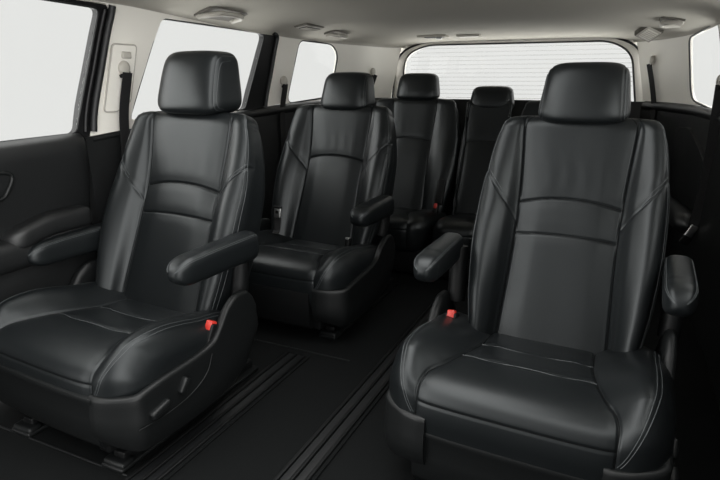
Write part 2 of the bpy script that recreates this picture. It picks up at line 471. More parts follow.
def cushion_welts(P, info, parent, pk=1., cross=True):
    Q, xs = info['Q'], info['xs']
    def at(x, c):
        f = np.interp(x, xs, np.arange(len(xs))); k = int(min(f, len(xs) - 2)); f -= k
        return (1 - f) * P[k, c] + f * P[k + 1, c]
    cols = np.where((Q[:, 1] > .20) & (Q[:, 0] < .03) & ~((Q[:, 0] > -.3) & (Q[:, 1] < .3)))[0]
    ps = lambda y: pk * interp_smooth([-.45, -.405, -.36, -.30, -.217, -.075, .1], [.238, .236, .226, .198, .173, .154, .15], y)
    for sx in (-1, 1): tubes('seam', [np.array([at(sx * float(ps(Q[c, 0])), c) for c in cols])[::2]], .0013, WELT_SHADE, parent, 6)  # dark tube colour stands in for shade along the side seams
    rows = []
    for ys in ((-.075, -.217) if cross else ()):
        rows.append([(x, int(cols[np.argmin(np.abs(Q[cols, 0] - (ys - .010 * (1 - (x / .17) ** 2))) + 10 * (Q[cols, 1] < .3))])) for x in np.linspace(-float(ps(ys)), float(ps(ys)), 40)])
    for k, r in enumerate(rows): tubes('seam', [smooth_path(np.array([at(x, c) + np.array([0, 0, .0022]) for x, c in r])[::3], 40)], .0013, THREAD, parent, 6)  # paler tubes paint the highlight on the cross-seam lips
    fc = int(cols[np.argmin(np.abs(Q[cols, 1] - .298) + 10 * (Q[cols, 0] > -.35))])
    tubes('seam', [np.array([at(x, fc) for x in np.linspace(-.236, .236, 50) * pk])], .0011, WELT_SHADE, parent, 6)

def make_front_seat(name, label, loc):
    t = thing(name, label, 'seat', loc, 'front captain seats')
    P, n, info = backrest_geo()
    b = loft('backrest', P, LEATHER, t)
    welts(info, b)
    paths = [piping_on_back(P, n, info, s, c, .30, .985) for s in (-1, 1) for c in (5.35, 5.75)]
    for s in (-1, 1):
        # double stitch across the wing of each bolster
        for dz in (.004, .016):
            pts = []
            for uc in np.linspace(3.3, 5.9, 30):
                j = int(np.argmin(np.abs(info['u'] - uc))); jj = j if s > 0 else (P.shape[1] - j) % P.shape[1]
                k0 = 140
                for _ in range(4):
                    f = min(max((abs(P[k0, jj, 0]) - info['p'][k0]) / (info['W'][k0] - info['p'][k0]), 0), 1.1)
                    k0 = int(np.argmin(np.abs(info['z'] - (.655 + .15 * f ** .9 + dz))))
                pts.append(P[k0, jj] + n[k0, jj] * .0005)
            paths.append(smooth_path(np.array(pts)[::3], 30))
    seams(paths, .0009, b)
    for s in (-1, 1):
        tubes('headrest_post', [np.array([(s * .06, .335, .93), (s * .06, .33, 1.0)])], .006, METAL, t, n=12)
    C, cn, ci = cushion_geo()
    c = loft('seat_cushion', C, LEATHER, t); cushion_welts(C, ci, c)
    seams(cushion_piping(C, cn, ci, CW), .0009, c)
    for s in (-1, 1):
        sh = shield_obj('side_cover', t, s)
        if s > 0:
            box('switch', (.026, .07, .026), PLASTIC, sh, .008, (.378, -.315, .215), (.25, 0, 0))
            box('switch', (.026, .05, .026), PLASTIC, sh, .008, (.378, -.225, .242), (.9, 0, 0))
            tubes('moulding_line', [smooth_path([(.3775, -.39, .19), (.3785, -.30, .187), (.3785, -.20, .20), (.3775, -.13, .235), (.375, -.10, .285)], 40)], .0018, PLASTIC, sh, n=8)
    # front valance below the cushion
    ring = []
    for x in np.linspace(-.245, .245, 30):
        yb = -.427 + .006 * (x / .215) ** 2
        ring.append([(x, yb + a, z) for a, z in [(.05, .10), (.012, .10), (.0, .12), (-.004, .19), (-.008, .247), (-.012, .256), (-.010, .264), (.0, .266), (.05, .264)]])
    loft('front_valance', ring, PLASTIC, t, sharp=60)
    # feet on the rails
    for sx in (-1, 1):
        f = box('seat_foot', (.05, .40, .10), DARKPLASTIC, t, .01, (sx * .20, -.18, .103))
    box('seat_pan', (.52, .46, .07), DARKPLASTIC, t, .02, (0, -.15, .17))
    return t

def buckle(parent, loc, rot=(0, 0, 0), k=1.):
    b = box('buckle', (.030 * k, .036 * k, .095), DARKPLASTIC, parent, .006, loc, rot)
    box('release_button', (.020 * k, .022 * k, .032), RED, b, .005, (0, -.010, .040))
    return b

# ------------------------------------------------------------------ the seats
FL = (-1.432, 1.341, 0); FR = (-.137, 1.619, 0)
left_seat = make_front_seat('captain_seat', 'black leather captain seat beside the door panel, switches on its side cover', FL)
right_seat = dup(left_seat, 'captain_seat', FR, 'nearest black leather captain seat, its headrest in front of the rear window', 'front captain seats')
left_seat.rotation_euler.z = -.064; right_seat.rotation_euler.z = -.034
headrest_obj(left_seat, w=.144, h=.109, d=.082, cz=1.080, cy=.325).location.x = -.008
next(c for c in left_seat.children if c.name.startswith('backrest')).scale.x = 1.12
next(c for c in right_seat.children if c.name.startswith('backrest')).scale.x = .975
headrest_obj(right_seat, w=.130, h=.092, d=.070, cz=1.05, cy=.325)
for seat, a0, a1, xr, zl in ((left_seat, -.21, -.20, .352, .562), (right_seat, -.155, -.165, .312, .603)):
    armrest_obj('armrest', seat, xr, a0, .15, .618)
    armrest_obj('armrest', seat, -.345, a1, .15, zl)
    for sx in (-1, 1):
        pts = [(sx * .315, .10, .38), (sx * .318, .115, .48), (sx * .322, .125, .56)]
        tubes('armrest_bracket', [smooth_path(pts, 12)], .03, DARKPLASTIC, seat, n=14)
for c in right_seat.children:
    if c.name.startswith('seat_cushion'): c.location.x = -.02
    if c.name.startswith('side_cover'): c.location = (-.04 if sum(v.co.x for v in c.data.vertices) > 0 else .008, 0, -.014)
    if c.name.startswith('front_valance'): c.location = (-.02, .012, -.05)
buckle(left_seat, (.338, -.07, .315), (-.45, .05, 0), 1.25); buckle(right_seat, (-.290, -.03, .335), (-.45, -.05, 0), 1.25)

def make_middle_seat():
    t = thing('captain_seat', 'black leather captain seat of the middle row, behind the left front seat', 'seat', (-1.310, 2.313, -.008)); t.rotation_euler.z = -.041
    P, n, info = backrest_geo(Wx=1.10, cross=False)
    b = loft('backrest', P, LEATHER, t); welts(info, b, .0015)
    seams([piping_on_back(P, n, info, s, c, .30, .985) for s in (-1, 1) for c in (5.35, 5.75)], .001, b)
    headrest_obj(t, cz=1.043, w=.13, h=.093, d=.068, cy=.325)
    for s in (-1, 1):
        tubes('headrest_post', [np.array([(s * .06, .335, .93), (s * .06, .33, 1.0)])], .006, METAL, t, n=12)
    C, cn, ci = cushion_geo(bol=.045)
    c = loft('seat_cushion', C, LEATHER, t); cushion_welts(C, ci, c)
    seams(cushion_piping(C, cn, ci, CW), .001, c)
    tops = ([-.46, -.40, -.30, -.15, -.085, -.05, -.01, .04, .08, .11, .137], [.268, .270, .285, .305, .325, .36, .385, .40, .395, .37, .33])
    for s in (-1, 1): shield_obj('side_cover', t, s, tops=tops)
    ring = []
    for x in np.linspace(-.215, .215, 24):
        yb = -.432 + .012 * (x / .215) ** 2
        ring.append([(x, yb + a, z) for a, z in [(.05, .08), (.012, .08), (.0, .10), (-.002, .17), (-.004, .235), (.0, .245), (.05, .245)]])
    loft('front_valance', ring, DARKPLASTIC, t, sharp=60)
    for sx in (-1, 1): box('seat_foot', (.05, .40, .10), DARKPLASTIC, t, .01, (sx * .22, -.18, .115))
    box('seat_pan', (.52, .46, .07), DARKPLASTIC, t, .02, (0, -.15, .17))
    armrest_obj('armrest', t, .315, -.19, .14, .575, w=.095, h=.09)
    tubes('armrest_bracket', [smooth_path([(.30, .10, .38), (.305, .115, .45), (.31, .12, .54)], 12)], .03, DARKPLASTIC, t, n=14)
    bk = box('buckle', (.022, .03, .05), DARKPLASTIC, t, .005, (.235, -.11, .385), (-.2, 0, 0))
    box('release_button', (.018, .020, .010), METAL, bk, .003, (0, -.008, .022))
    return t
make_middle_seat()

def make_rear_seat(name, label, loc, wx, pk, hw, hh, hz, bk, cw=.28):
    t = thing(name, label, 'seat', loc)
    P, n, info = backrest_geo(Wx=wx, pk=pk, bk=bk, cross=False, wing=False, rows=120, fine=9)
    b = loft('backrest', P, LEATHER, t); welts(info, b, .0015)
    seams([piping_on_back(P, n, info, s, 5.5, .30, .985) for s in (-1, 1)], .001, b)
    headrest_obj(t, w=hw, h=hh, d=.055, cz=hz, cy=.315)
    for s in (-1, 1):
        tubes('headrest_post', [np.array([(s * .05, .335, .93), (s * .05, .33, 1.0)])], .006, METAL, t, n=10)
    C, cn, ci = cushion_geo(W=cw, bol=.008, seams=False, nx=90, pk=pk)
    C[..., 2] -= .01
    c = loft('seat_cushion', C, LEATHER, t)
    box('seat_pan', (2 * cw - .06, .44, .17), DARKPLASTIC, t, .02, (0, -.14, .10))
    return t
r1 = make_rear_seat('passenger_seat', 'rear row black leather seat with tall headrest, before the left end of rear window', (-1.245, 3.25, 0), 1.12, .88, .135, .083, 1.05, .5, cw=.315)
r2 = make_rear_seat('center_passenger_seat', 'narrow rear row middle seat with the lowest, smallest headrest', (-.765, 3.25, 0), .50, .80, .13, .070, .985, .2, cw=.150)
r3 = make_rear_seat('passenger_seat', 'rear row black seat almost hidden behind the nearest captain seat', (-.285, 3.25, 0), 1.12, .88, .12, .075, 1.03, .5, cw=.315)
buckle(r1, (.262, -.06, .318), (-.3, 0, 0))
box('belt_cover', (.05, .03, .16), DARKPLASTIC, r1, .01, (.262, .03, .43), (-.4, 0, 0))

# ------------------------------------------------------------------ body shell
XC = -.72
def dY(Y): return interp_smooth([-.5, 1.0, 2.3, 3.0, 3.45, 3.7, 3.85, 3.95], [1.13, 1.13, 1.125, 1.10, 1.04, .965, .89, .80], Y)
def wall_d(Y, z):
    """half width of the cabin at height z, distance Y"""
    Y = np.asarray(Y, float); z = np.asarray(z, float)
    tumble = interp_smooth([-.1, .0, .6, .92, 1.15, 1.34, 1.45], [.03, .01, -.01, 0., -.04, -.085, -.13], z)
    return dY(Y) + tumble
def rear_ease(Y): return .07 * float(sstep(3.55, 3.93, Y))          # the left rear corner is squarer
def wpt(side, Y, z, off=0.):
    return (XC + side * (float(wall_d(Y, z)) + off + (rear_ease(Y) if side < 0 else 0)), Y, z)

def wall_sheet(name, side, outer, holes, mat, parent=None, off=0., thick=.018, step=.06, wallfun=None, grid=True, sharp=40):
    """solid sheet following the cabin side, outlined in (Y, z), with holes"""
    loops = [outer] + holes
    flat = [p for l in loops for p in l]
    tris = tessellate_polygon([[Vector((p[0], p[1], 0)) for p in l] for l in loops])
    bm = bmesh.new(); vs = [bm.verts.new((p[0], p[1], 0)) for p in flat]
    for t in tris:
        try: bm.faces.new([vs[i] for i in t])
        except ValueError: pass
    if grid:
        ys = [p[0] for p in outer]; zs = [p[1] for p in outer]
        for ax, lo, hi in ((0, min(ys), max(ys)), (1, min(zs), max(zs))):
            k = int((hi - lo) / step)
            for q in np.linspace(lo, hi, k + 2)[1:-1]:
                co = [0, 0, 0]; no = [0, 0, 0]; co[ax] = q; no[ax] = 1
                bmesh.ops.bisect_plane(bm, geom=bm.verts[:] + bm.edges[:] + bm.faces[:], plane_co=co, plane_no=no)
    fun = wallfun or (lambda Y, z, o: wpt(side, Y, z, o))
    src = {v: (v.co.x, v.co.y) for v in bm.verts}
    for v, (Y, z) in src.items(): v.co = fun(Y, z, off)
    r = bmesh.ops.extrude_face_region(bm, geom=bm.faces[:])
    back = [g for g in r['geom'] if isinstance(g, bmesh.types.BMVert)]
    bm.verts.ensure_lookup_table()
    olds = list(src.items())
    kd = {tuple(round(c, 6) for c in v.co): yz for v, yz in olds}
    for v in back:
        Y, z = kd[tuple(round(c, 6) for c in v.co)]; v.co = fun(Y, z, off + thick)
    return link(name, bm_mesh(name, bm, sharp), mat, parent)

def outline_path(side, poly, off, fun=None):
    fun = fun or (lambda Y, z, o: wpt(side, Y, z, o))
    return np.array([fun(Y, z, off) for Y, z in poly])

ROOFZ = 1.318
# window outlines in (Y, z)
win_front = rounded([(.25, .875), (1.480, .897), (1.575, 1.338), (.75, 1.352), (.45, 1.25)], [.05, .03, .03, .1, .1])
win_slide = rounded([(1.735, .925), (2.52, .940), (2.615, 1.322), (1.875, 1.330)], [.03, .03, .045, .03])
win_quarter = rounded([(2.90, .955), (3.36, .985), (3.36, 1.25), (3.28, 1.305), (2.94, 1.310)], [.06, .07, .09, .05, .04])
win_quarter_r = rounded([(2.90, .935), (3.54, .985), (3.49, 1.30), (2.94, 1.330)], [.06, .08, .05, .04])
sides = {-1: 'left', 1: 'right'}
wn = dn = tn = 1
for side, sname in sides.items():
    if side > 0: win_quarter = win_quarter_r
    # upper wall: beige pillars round all three windows
    up = [(.2, .80), (1.50, .85), (1.56, .86), (1.78, .88), (2.45, .92), (2.80, .955), (3.30, .965), (3.70, .962), (3.95, .962), (3.95, 1.33), (3.3, 1.345), (1.7, 1.372), (.4, 1.376), (.2, 1.2)]
    door_hole = rounded([(.26, .82), (1.53, .868), (1.615, 1.356), (.7, 1.366), (.42, 1.25)], [.02, .01, .03, .1, .1])
    slide_hole = rounded([(1.735, .932), (2.69, .935), (2.715, 1.328), (1.88, 1.333)], [.02, .02, .05, .03])
    w = wall_sheet('wall_' + sname, side, up, [door_hole, slide_hole, win_quarter], BEIGE, step=.05)
    structure(w, 'beige upper side wall and pillars on the %s' % sname)
    # lower trim
    lowtop = lambda Y: float(interp_smooth([.2, 1.5, 1.7, 2.45, 3.0, 3.95], [.87, .88, .895, .930, .955, .962], Y))
    rear = [(1.50, .0)] + [(Y, .0) for Y in np.linspace(1.7, 3.94, 8)] + [(Y, lowtop(Y)) for Y in np.linspace(3.95, 1.50, 14)]
    tr = wall_sheet('trim_%d' % tn, side, rear, [], DOORTRIM, off=-.012, thick=.05, step=.08); tn += 1
    structure(tr, 'black lower side trim on the %s' % sname)
    # belt roll of the trim
    ys = np.linspace(1.53, 3.93, 50)
    tubes('trim_roll', [np.array([wpt(side, Y, lowtop(Y) - .006 - .6 * float(np.interp(Y, [1.6, 2.8], [.010, .027])), -.006) for Y in ys])], [float(np.interp(Y, [1.6, 2.8], [.010, .027])) for Y in ys], DOORTRIM, tr, n=12)
    # panes
    for k, (nm, poly) in enumerate((('front', win_front), ('sliding', win_slide), ('quarter', win_quarter))):
        p2 = [(a, b) for a, b in poly]
        pane = wall_sheet('window_%d' % wn, side, p2, [], GLASS, off=.010, thick=.004, step=.2); wn += 1
        structure(pane)
        sl = outline_path(side, poly, .004)
        tubes('window_seal', [sl], (.0045, .0022, .005)[k], RUBBER, pane, n=8, closed=True)
    pass
    # black door sashes
    c = np.array(win_front)
    sash_outer = rounded([(.27, .82), (1.548, .864), (1.622, 1.352), (.66, 1.360), (.38, 1.25)], [.03, .02, .04, .1, .1])
    sash = wall_sheet('door_%d' % dn, side, sash_outer, [win_front], SASH, off=.002, thick=.03, step=.06)
    structure(sash, 'front door with black window sash, %s' % sname)
    rub = np.array([wpt(side, Y, z, -.012) for Y, z in smooth_path([(1.54, .90, 0), (1.556, 1.0, 0), (1.600, 1.25, 0), (1.614, 1.32, 0), (1.616, 1.350, 0)], 60)[:, :2]])
    tubes('door_seal', [rub], .013, RUBBER, sash, n=10)
    rub = np.array([wpt(side, Y, z, -.004) for Y, z in smooth_path([(1.510, .90, 0), (1.527, 1.0, 0), (1.575, 1.25, 0), (1.592, 1.335, 0)], 40)[:, :2]])
    tubes('sash_rib', [rub], .008, SASH, sash, n=10)
    # front door inner panel
    prof = [(.04, .02), (.0, .03), (-.03, .10), (-.035, .30), (-.02, .46), (-.012, .56), (-.03, .70), (-.042, .80), (-.045, .85), (-.035, .880), (-.012, .898), (.012, .900), (.04, .89)]
    rings = []
    for Y in np.concatenate([np.linspace(.2, 1.44, 30), [1.47, 1.488, 1.497]]):
        e = 0 if Y < 1.46 else (Y - 1.46) / .037
        zb = -.03 * (1.5 - Y) / 1.3
        pr2 = smooth_path([(a, b, 0) for a, b in prof], 60)[:, :2]
        rings.append([(XC + side * (1.13 + a + (.03 * e ** 2 if a < .03 else 0)), Y, b + (zb + .006 * 0 if b > .6 else 0)) for a, b in pr2])
    loft('door_panel', rings, DOORTRIM, sash, sharp=60)
    # armrest of the door
    n = 40; m = 32; ph = np.arange(m) * 2 * PI / m; rr = []
    for t in np.linspace(0, 1, n):
        Y = 1.12 + t * .335; e = min(1, (1 - t) * .335 / .04, t * .335 / .06 + .02); k = max(.05, math.sqrt(1 - (1 - e) ** 2))
        sp = lambda a, q: np.sign(a) * np.abs(a) ** q
        drop = .03 * sstep(1.30, 1.12, Y)
        rr.append(np.stack([XC + side * (1.105 - .0 + sp(np.cos(ph), .6) * .052 * k), np.full(m, Y), .600 - drop + sp(np.sin(ph), .6) * .040 * k], 1))
    loft('door_armrest', rr, DOORTRIM, sash)
    # bolster below the armrest
    rr = []
    for t in np.linspace(0, 1, n):
        Y = .45 + t * 1.02; e = min(1, (1 - t) / .06, t / .05 + .05); k = max(.05, math.sqrt(1 - (1 - e) ** 2))
        rr.append(np.stack([XC + side * (1.112 + sp(np.cos(ph), .7) * .05 * k), np.full(m, Y), .508 + .02 * t + sp(np.sin(ph), .7) * .055 * k], 1))
    loft('door_bolster', rr, DOORTRIM, sash)
    # inner handle bezel
    hp = [(1.165, .795), (1.150, .735), (1.115, .715), (1.03, .72), (.99, .755), (1.0, .80)]
    hpth = smooth_path([(XC + side * 1.086, a, b) for a, b in hp], 50, closed=True)
    hb = tubes('door_handle', [hpth], .007, PLASTIC, sash, n=10, closed=True)
    box('handle_lever', (.012, .10, .022), METAL, hb, .005, (XC + side * 1.088, 1.06, .757))
    dn += 1
    # sliding door rear sash
    so = rounded([(1.70, .910), (2.70, .93), (2.725, 1.33), (1.86, 1.336)], [.02, .02, .05, .03])
    s2 = wall_sheet('door_%d' % dn, side, so, [win_slide], SASH, off=.003, thick=.03, step=.06); dn += 1
    structure(s2, 'sliding door with black window sash, %s' % sname)
    rub = np.array([wpt(side, Y, z, -.004) for Y, z in smooth_path([(2.685, .935, 0), (2.70, 1.1, 0), (2.712, 1.27, 0), (2.710, 1.315, 0), (2.67, 1.330, 0)], 60)[:, :2]])
    tubes('door_seal', [rub], .011, RUBBER, s2, n=10)

# rear wall with the tailgate window
rw_poly = rounded([(-1.515, .93), (.04, .93), (-.015, 1.25), (-.14, 1.322), (-1.34, 1.325), (-1.49, 1.26)], [.03, .03, .09, .12, .12, .09])
def rear_fun(X, z, o): return (X, 3.97 + o - .0 * z, z)
wb = wall_sheet('wall_back', 0, [(-1.62, .0), (.18, .0), (.18, 1.40), (-1.62, 1.40)], [rw_poly], BEIGE, wallfun=rear_fun, thick=.04, step=.15)
structure(wb, 'beige tailgate frame round the rear window')
lw = wall_sheet('trim_%d' % tn, 0, [(-1.56, .0), (.12, .0), (.10, .962), (-1.54, .962)], [], DOORTRIM, wallfun=lambda X, z, o: (X, 3.945 + o, z), thick=.03, step=.2); tn += 1
structure(lw, 'black trim below the rear window')
rp = wall_sheet('window_%d' % wn, 0, rw_poly, [], GLASS, wallfun=lambda X, z, o: (X, 3.995 + o, z), thick=.004, step=.5); wn += 1
structure(rp, 'rear window with pale horizontal heating lines')
tubes('window_seal', [np.array([(a, 3.968, b) for a, b in rw_poly])], .006, RUBBER, rp, n=8, closed=True)
V, F = [], []
for k in range(13):
    z = 1.305 - .0275 * k
    hw = .70 if z > 1.27 else .745
    q = len(V); x0, x1 = XC - hw + .01, XC + hw - .02
    V += [(x0, 3.992, z), (x1, 3.992, z), (x1, 3.992, z - .006), (x0, 3.992, z - .006), (x0, 3.9945, z), (x1, 3.9945, z), (x1, 3.9945, z - .006), (x0, 3.9945, z - .006)]
    F += [tuple(q + i for i in f) for f in ((0, 1, 2, 3), (7, 6, 5, 4), (0, 4, 5, 1), (1, 5, 6, 2), (2, 6, 7, 3), (3, 7, 4, 0))]
link('heating_line', to_mesh('heating_line', V, F, 30), LINE, rp)
# dark joint between tailgate frame and body
joint = rounded([(-1.585, .95), (.095, .95), (.045, 1.27), (-.12, 1.352), (-1.36, 1.352), (-1.555, 1.27)], [.03, .03, .1, .14, .14, .1])
tj = tubes('trim_%d' % tn, [np.array([(a, 3.966, b) for a, b in joint])], .007, RUBBER, n=8, closed=True); tn += 1
structure(tj, 'dark seal round the tailgate frame')

# ceiling: cove profile from mid-cabin to rear; added opening ahead lets top light in
def roof_top(Y): return float(interp_smooth([.5, 1.0, 2.0, 3.0, 3.6, 3.85, 3.99], [1.405, 1.415, 1.415, 1.39, 1.372, 1.358, 1.340], Y))
def cove_profile(Y):
    D = float(wall_d(Y, 1.33)) + .004
    top = roof_top(Y); edge = min(float(np.interp(Y, [1.7, 2.4, 3.2], [1.345, 1.322, 1.310])), top - .02)
    prof = [(1.0, edge), (.985, edge + .015), (.95, edge + .38 * (top - edge)), (.88, edge + .66 * (top - edge)), (.76, edge + .87 * (top - edge)), (.6, edge + .97 * (top - edge)), (.3, top), (0, top)]
    return smooth_path([(a * D, b, 0) for a, b in prof], 48)[:, :2]
rings = []
for Y in np.concatenate([np.linspace(1.72, 3.4, 30), np.linspace(3.45, 3.985, 14)]):
    half = cove_profile(Y)
    inner = [(XC + a, Y, b) for a, b in half] + [(XC - a * (1 + rear_ease(Y) / half[0][0]), Y, b) for a, b in half[-2::-1]]
    rings.append(inner + [(x, y, z + .03) for x, y, z in inner[::-1]])
ce = strip_loft('ceiling', rings, HEADLINER); structure(ce, 'grey beige headliner')
for side in (-1, 1):
    rings = []; K = 34
    for Y in np.linspace(.70, 1.72, 20):
        inner = [(XC + side * a, Y, b) for a, b in cove_profile(Y)[:K]]; rings.append(inner + [(x, y, z + .03) for x, y, z in inner[::-1]])
    strip_loft('headliner_side', rings, HEADLINER, ce)
# floor
bm = bmesh.new()
fl = box('floor', (2.6, 4.1, .05), CARPET, None, .0, (XC, 1.95, -.026)); structure(fl, 'black carpeted floor')
for k, (x0, x1, y) in enumerate(((-1.80, -.30, .95), (-1.80, -.90, 1.83))):
    t = tubes('trim_%d' % tn, [np.array([(x0, y, .001), (x1, y, .001)])], .0035, PLASTIC, n=8); tn += 1
    structure(t, 'carpet edge ridge across the floor')

# ------------------------------------------------------------------ rails in the floor
def floor_rail(x, y0, y1, label):
    t = thing('floor_rail', label, 'rail', (x, (y0 + y1) / 2, 0), 'sliding rails in the floor')
    L = y1 - y0
    box('rail_bed', (.115, L, .006), CARPET, t, .002, (0, 0, .003))
    for dx, w in ((-.040, .012), (.0, .010), (.040, .012)):
        box('rail_lip', (w, L - .03, .012), DARKPLASTIC, t, .003, (dx, 0, .008))
    for dx in (-.02, .02): box('rail_slot', (.024, L - .03, .004), GROOVE, t, .001, (dx, 0, .007))
    return t
floor_rail(-1.115, .70, 1.79, 'short grooved black floor rail next to the left captain seat')
floor_rail(-.735, .70, 2.75, 'long grooved black floor rail running along the middle of the aisle')

def seat_rail(x, y0, y1, label, h=.045):
    t = thing('seat_rail', label, 'rail', (x, (y0 + y1) / 2, 0), 'rails under the captain seats'); L = y1 - y0
    box('rail_base', (.085, L, .016), PLASTIC, t, .006, (0, 0, .008))
    box('rail_channel', (.045, L - .04, .035), DARKPLASTIC, t, .006, (0, .01, .030))
    box('end_cap', (.082, .05, .028), PLASTIC, t, .010, (0, -L / 2 + .03, .015))
    return t
seat_rail(FL[0] + .20, .945, 1.62, 'right rail under the left front captain seat')
seat_rail(FL[0] - .20, .945, 1.62, 'left rail under the left front captain seat')
seat_rail(FR[0] + .20, 1.25, 1.95, 'right rail under the nearest captain seat')
seat_rail(FR[0] - .20, 1.25, 1.95, 'left rail under the nearest captain seat')
seat_rail(-1.298 + .22, 1.97, 2.72, 'right rail under the middle row seat')
seat_rail(-1.298 - .22, 1.97, 2.72, 'left rail under the middle row seat')

# ------------------------------------------------------------------ seat belts
def strap(name, parent, pts, w, across, mat=WEB, t=.0016):
    P = smooth_path(pts, 50); a = np.array(across, float); a /= np.linalg.norm(a)
    T = np.gradient(P, axis=0); T /= np.linalg.norm(T, axis=1, keepdims=True); rings = []
    for i in range(len(P)):
        ai = a - T[i] * (a @ T[i]); ai /= np.linalg.norm(ai); ni = np.cross(T[i], ai)
        rings.append([P[i] + ai * w / 2 + ni * t, P[i] + ai * w / 2 - ni * t, P[i] - ai * w / 2 - ni * t, P[i] - ai * w / 2 + ni * t])
    return loft(name, rings, mat, parent, sharp=40)

def seat_belt(side, Y, z, label, down, plate=True, w=.046, across=(0, 1, 0), mat=HANDLE):
    base = wpt(side, Y, z)
    t = thing('seat_belt', label, 'seat belt', base)
    B = np.array(base)
    if plate:
        pl = rounded([(-.085, -.165), (-.018, -.165), (.045, -.13), (.062, .085), (-.055, .085)], .015)
        o = wall_sheet('height_adjuster', side, [(Y + a, z + b) for a, b in pl], [], BEIGE, parent=None, off=-.010, thick=.014, step=.04)
        o.parent = t; o.matrix_parent_inverse = Matrix.Translation(-B)
        tubes('plate_edge_shade', [np.array([wpt(side, Y + a, z + b, -.008) for a, b in pl])], .0035, mat, t, n=8, closed=True).location = tuple(-B)  # darker beige tube drawn round the plate as its edge shadow
        bt = box('adjuster_button', (.012, .045, .026), mat, t, .005, np.array(wpt(side, Y + .01, z + .047, -.012)) - B)
    # round belt guide
    n = 20; path = np.array([(-side * s, 0, 0) for s in np.linspace(.0, .022, 8)])
    rad = [.026, .027, .0275, .0275, .027, .025, .021, .012]
    g = tubes('belt_guide', [path], .03, mat, t, n=24)
    bpy.data.meshes.remove(g.data) if False else None
    R = tube_rings(path, rad, 24); V = R.reshape(-1, 3).tolist(); F = grid_faces(8, 24, True); F.append(tuple(range(24))); F.append(tuple(7 * 24 + j for j in range(24)))
    g.data = to_mesh('belt_guide', V, F, 50); g.data.materials.append(mat)
    g.location = np.array(wpt(side, Y, z, -.004)) - B
    slot = box('guide_slot', (.010, .055, .014), DARKPLASTIC, t, .004, np.array(wpt(side, Y + .0, z - .024, -.020)) - B, (.35, 0, 0))
    strap('webbing', t, [np.array(p) - B for p in down], w, across)
    return t
def down_path(side, Y, z, dz, dy=0., off=-.028, end=None):
    pts = [wpt(side, Y + dy * k, z - .018 - dz * k, off) for k in np.linspace(0, 1, 6)]
    return pts
seat_belt(-1, 1.685, 1.135, 'seat belt on the pillar beside the left front captain seat', down_path(-1, 1.69, 1.135, .80, -.06))
seat_belt(-1, 2.825, 1.085, 'seat belt on the pillar between sliding window and quarter window', down_path(-1, 2.825, 1.085, .72, -.04, off=-.026), plate=False, w=.05)
bt = thing('belt_tongue', 'silver belt tongue on black webbing against the middle row seat', 'belt tongue', (-1.525, 2.30, .44))
tg = box('tongue_plate', (.036, .008, .048), METAL, bt, .003, (0, 0, .012), (-.25, 0, .05))
box('tongue_slot', (.018, .010, .016), DARKPLASTIC, tg, .002, (0, -.001, .004))
box('tongue_grip', (.046, .014, .012), DARKPLASTIC, bt, .004, (0, .004, .040), (-.25, 0, .05))
strap('webbing', bt, [(0, .004, -.008), (.0, -.002, -.04), (.0, -.012, -.075), (.0, -.03, -.088)], .036, (1, 0, 0))
seat_belt(-1, 3.76, 1.145, 'seat belt on the rear corner pillar behind the middle row headrest', down_path(-1, 3.76, 1.145, .5, -.12, off=-.03), plate=False, across=(.7, .7, 0), w=.04)
seat_belt(1, 3.865, 1.20, 'seat belt on the beige corner pillar beside the nearest headrest', down_path(1, 3.865, 1.20, .6, -.03, off=-.03), plate=False, across=(-.7, .7, 0), w=.035)
cb = seat_belt(1, 2.93, 1.085, 'seat belt with metal tongue hanging at the edge of the quarter window', [(.350, 2.91, 1.07), (.352, 2.91, .92), (.354, 2.92, .76), (.350, 2.93, .58), (.338, 2.94, .44)], plate=False, w=.042, across=(1, -.1, 0))
tg = box('belt_tongue', (.034, .012, .085), METAL, cb, .004, Vector((.328, 2.94, .40)) - Vector(cb.location), (0, .45, .2))
box('tongue_grip', (.045, .02, .04), DARKPLASTIC, tg, .006, (0, -.004, -.035))

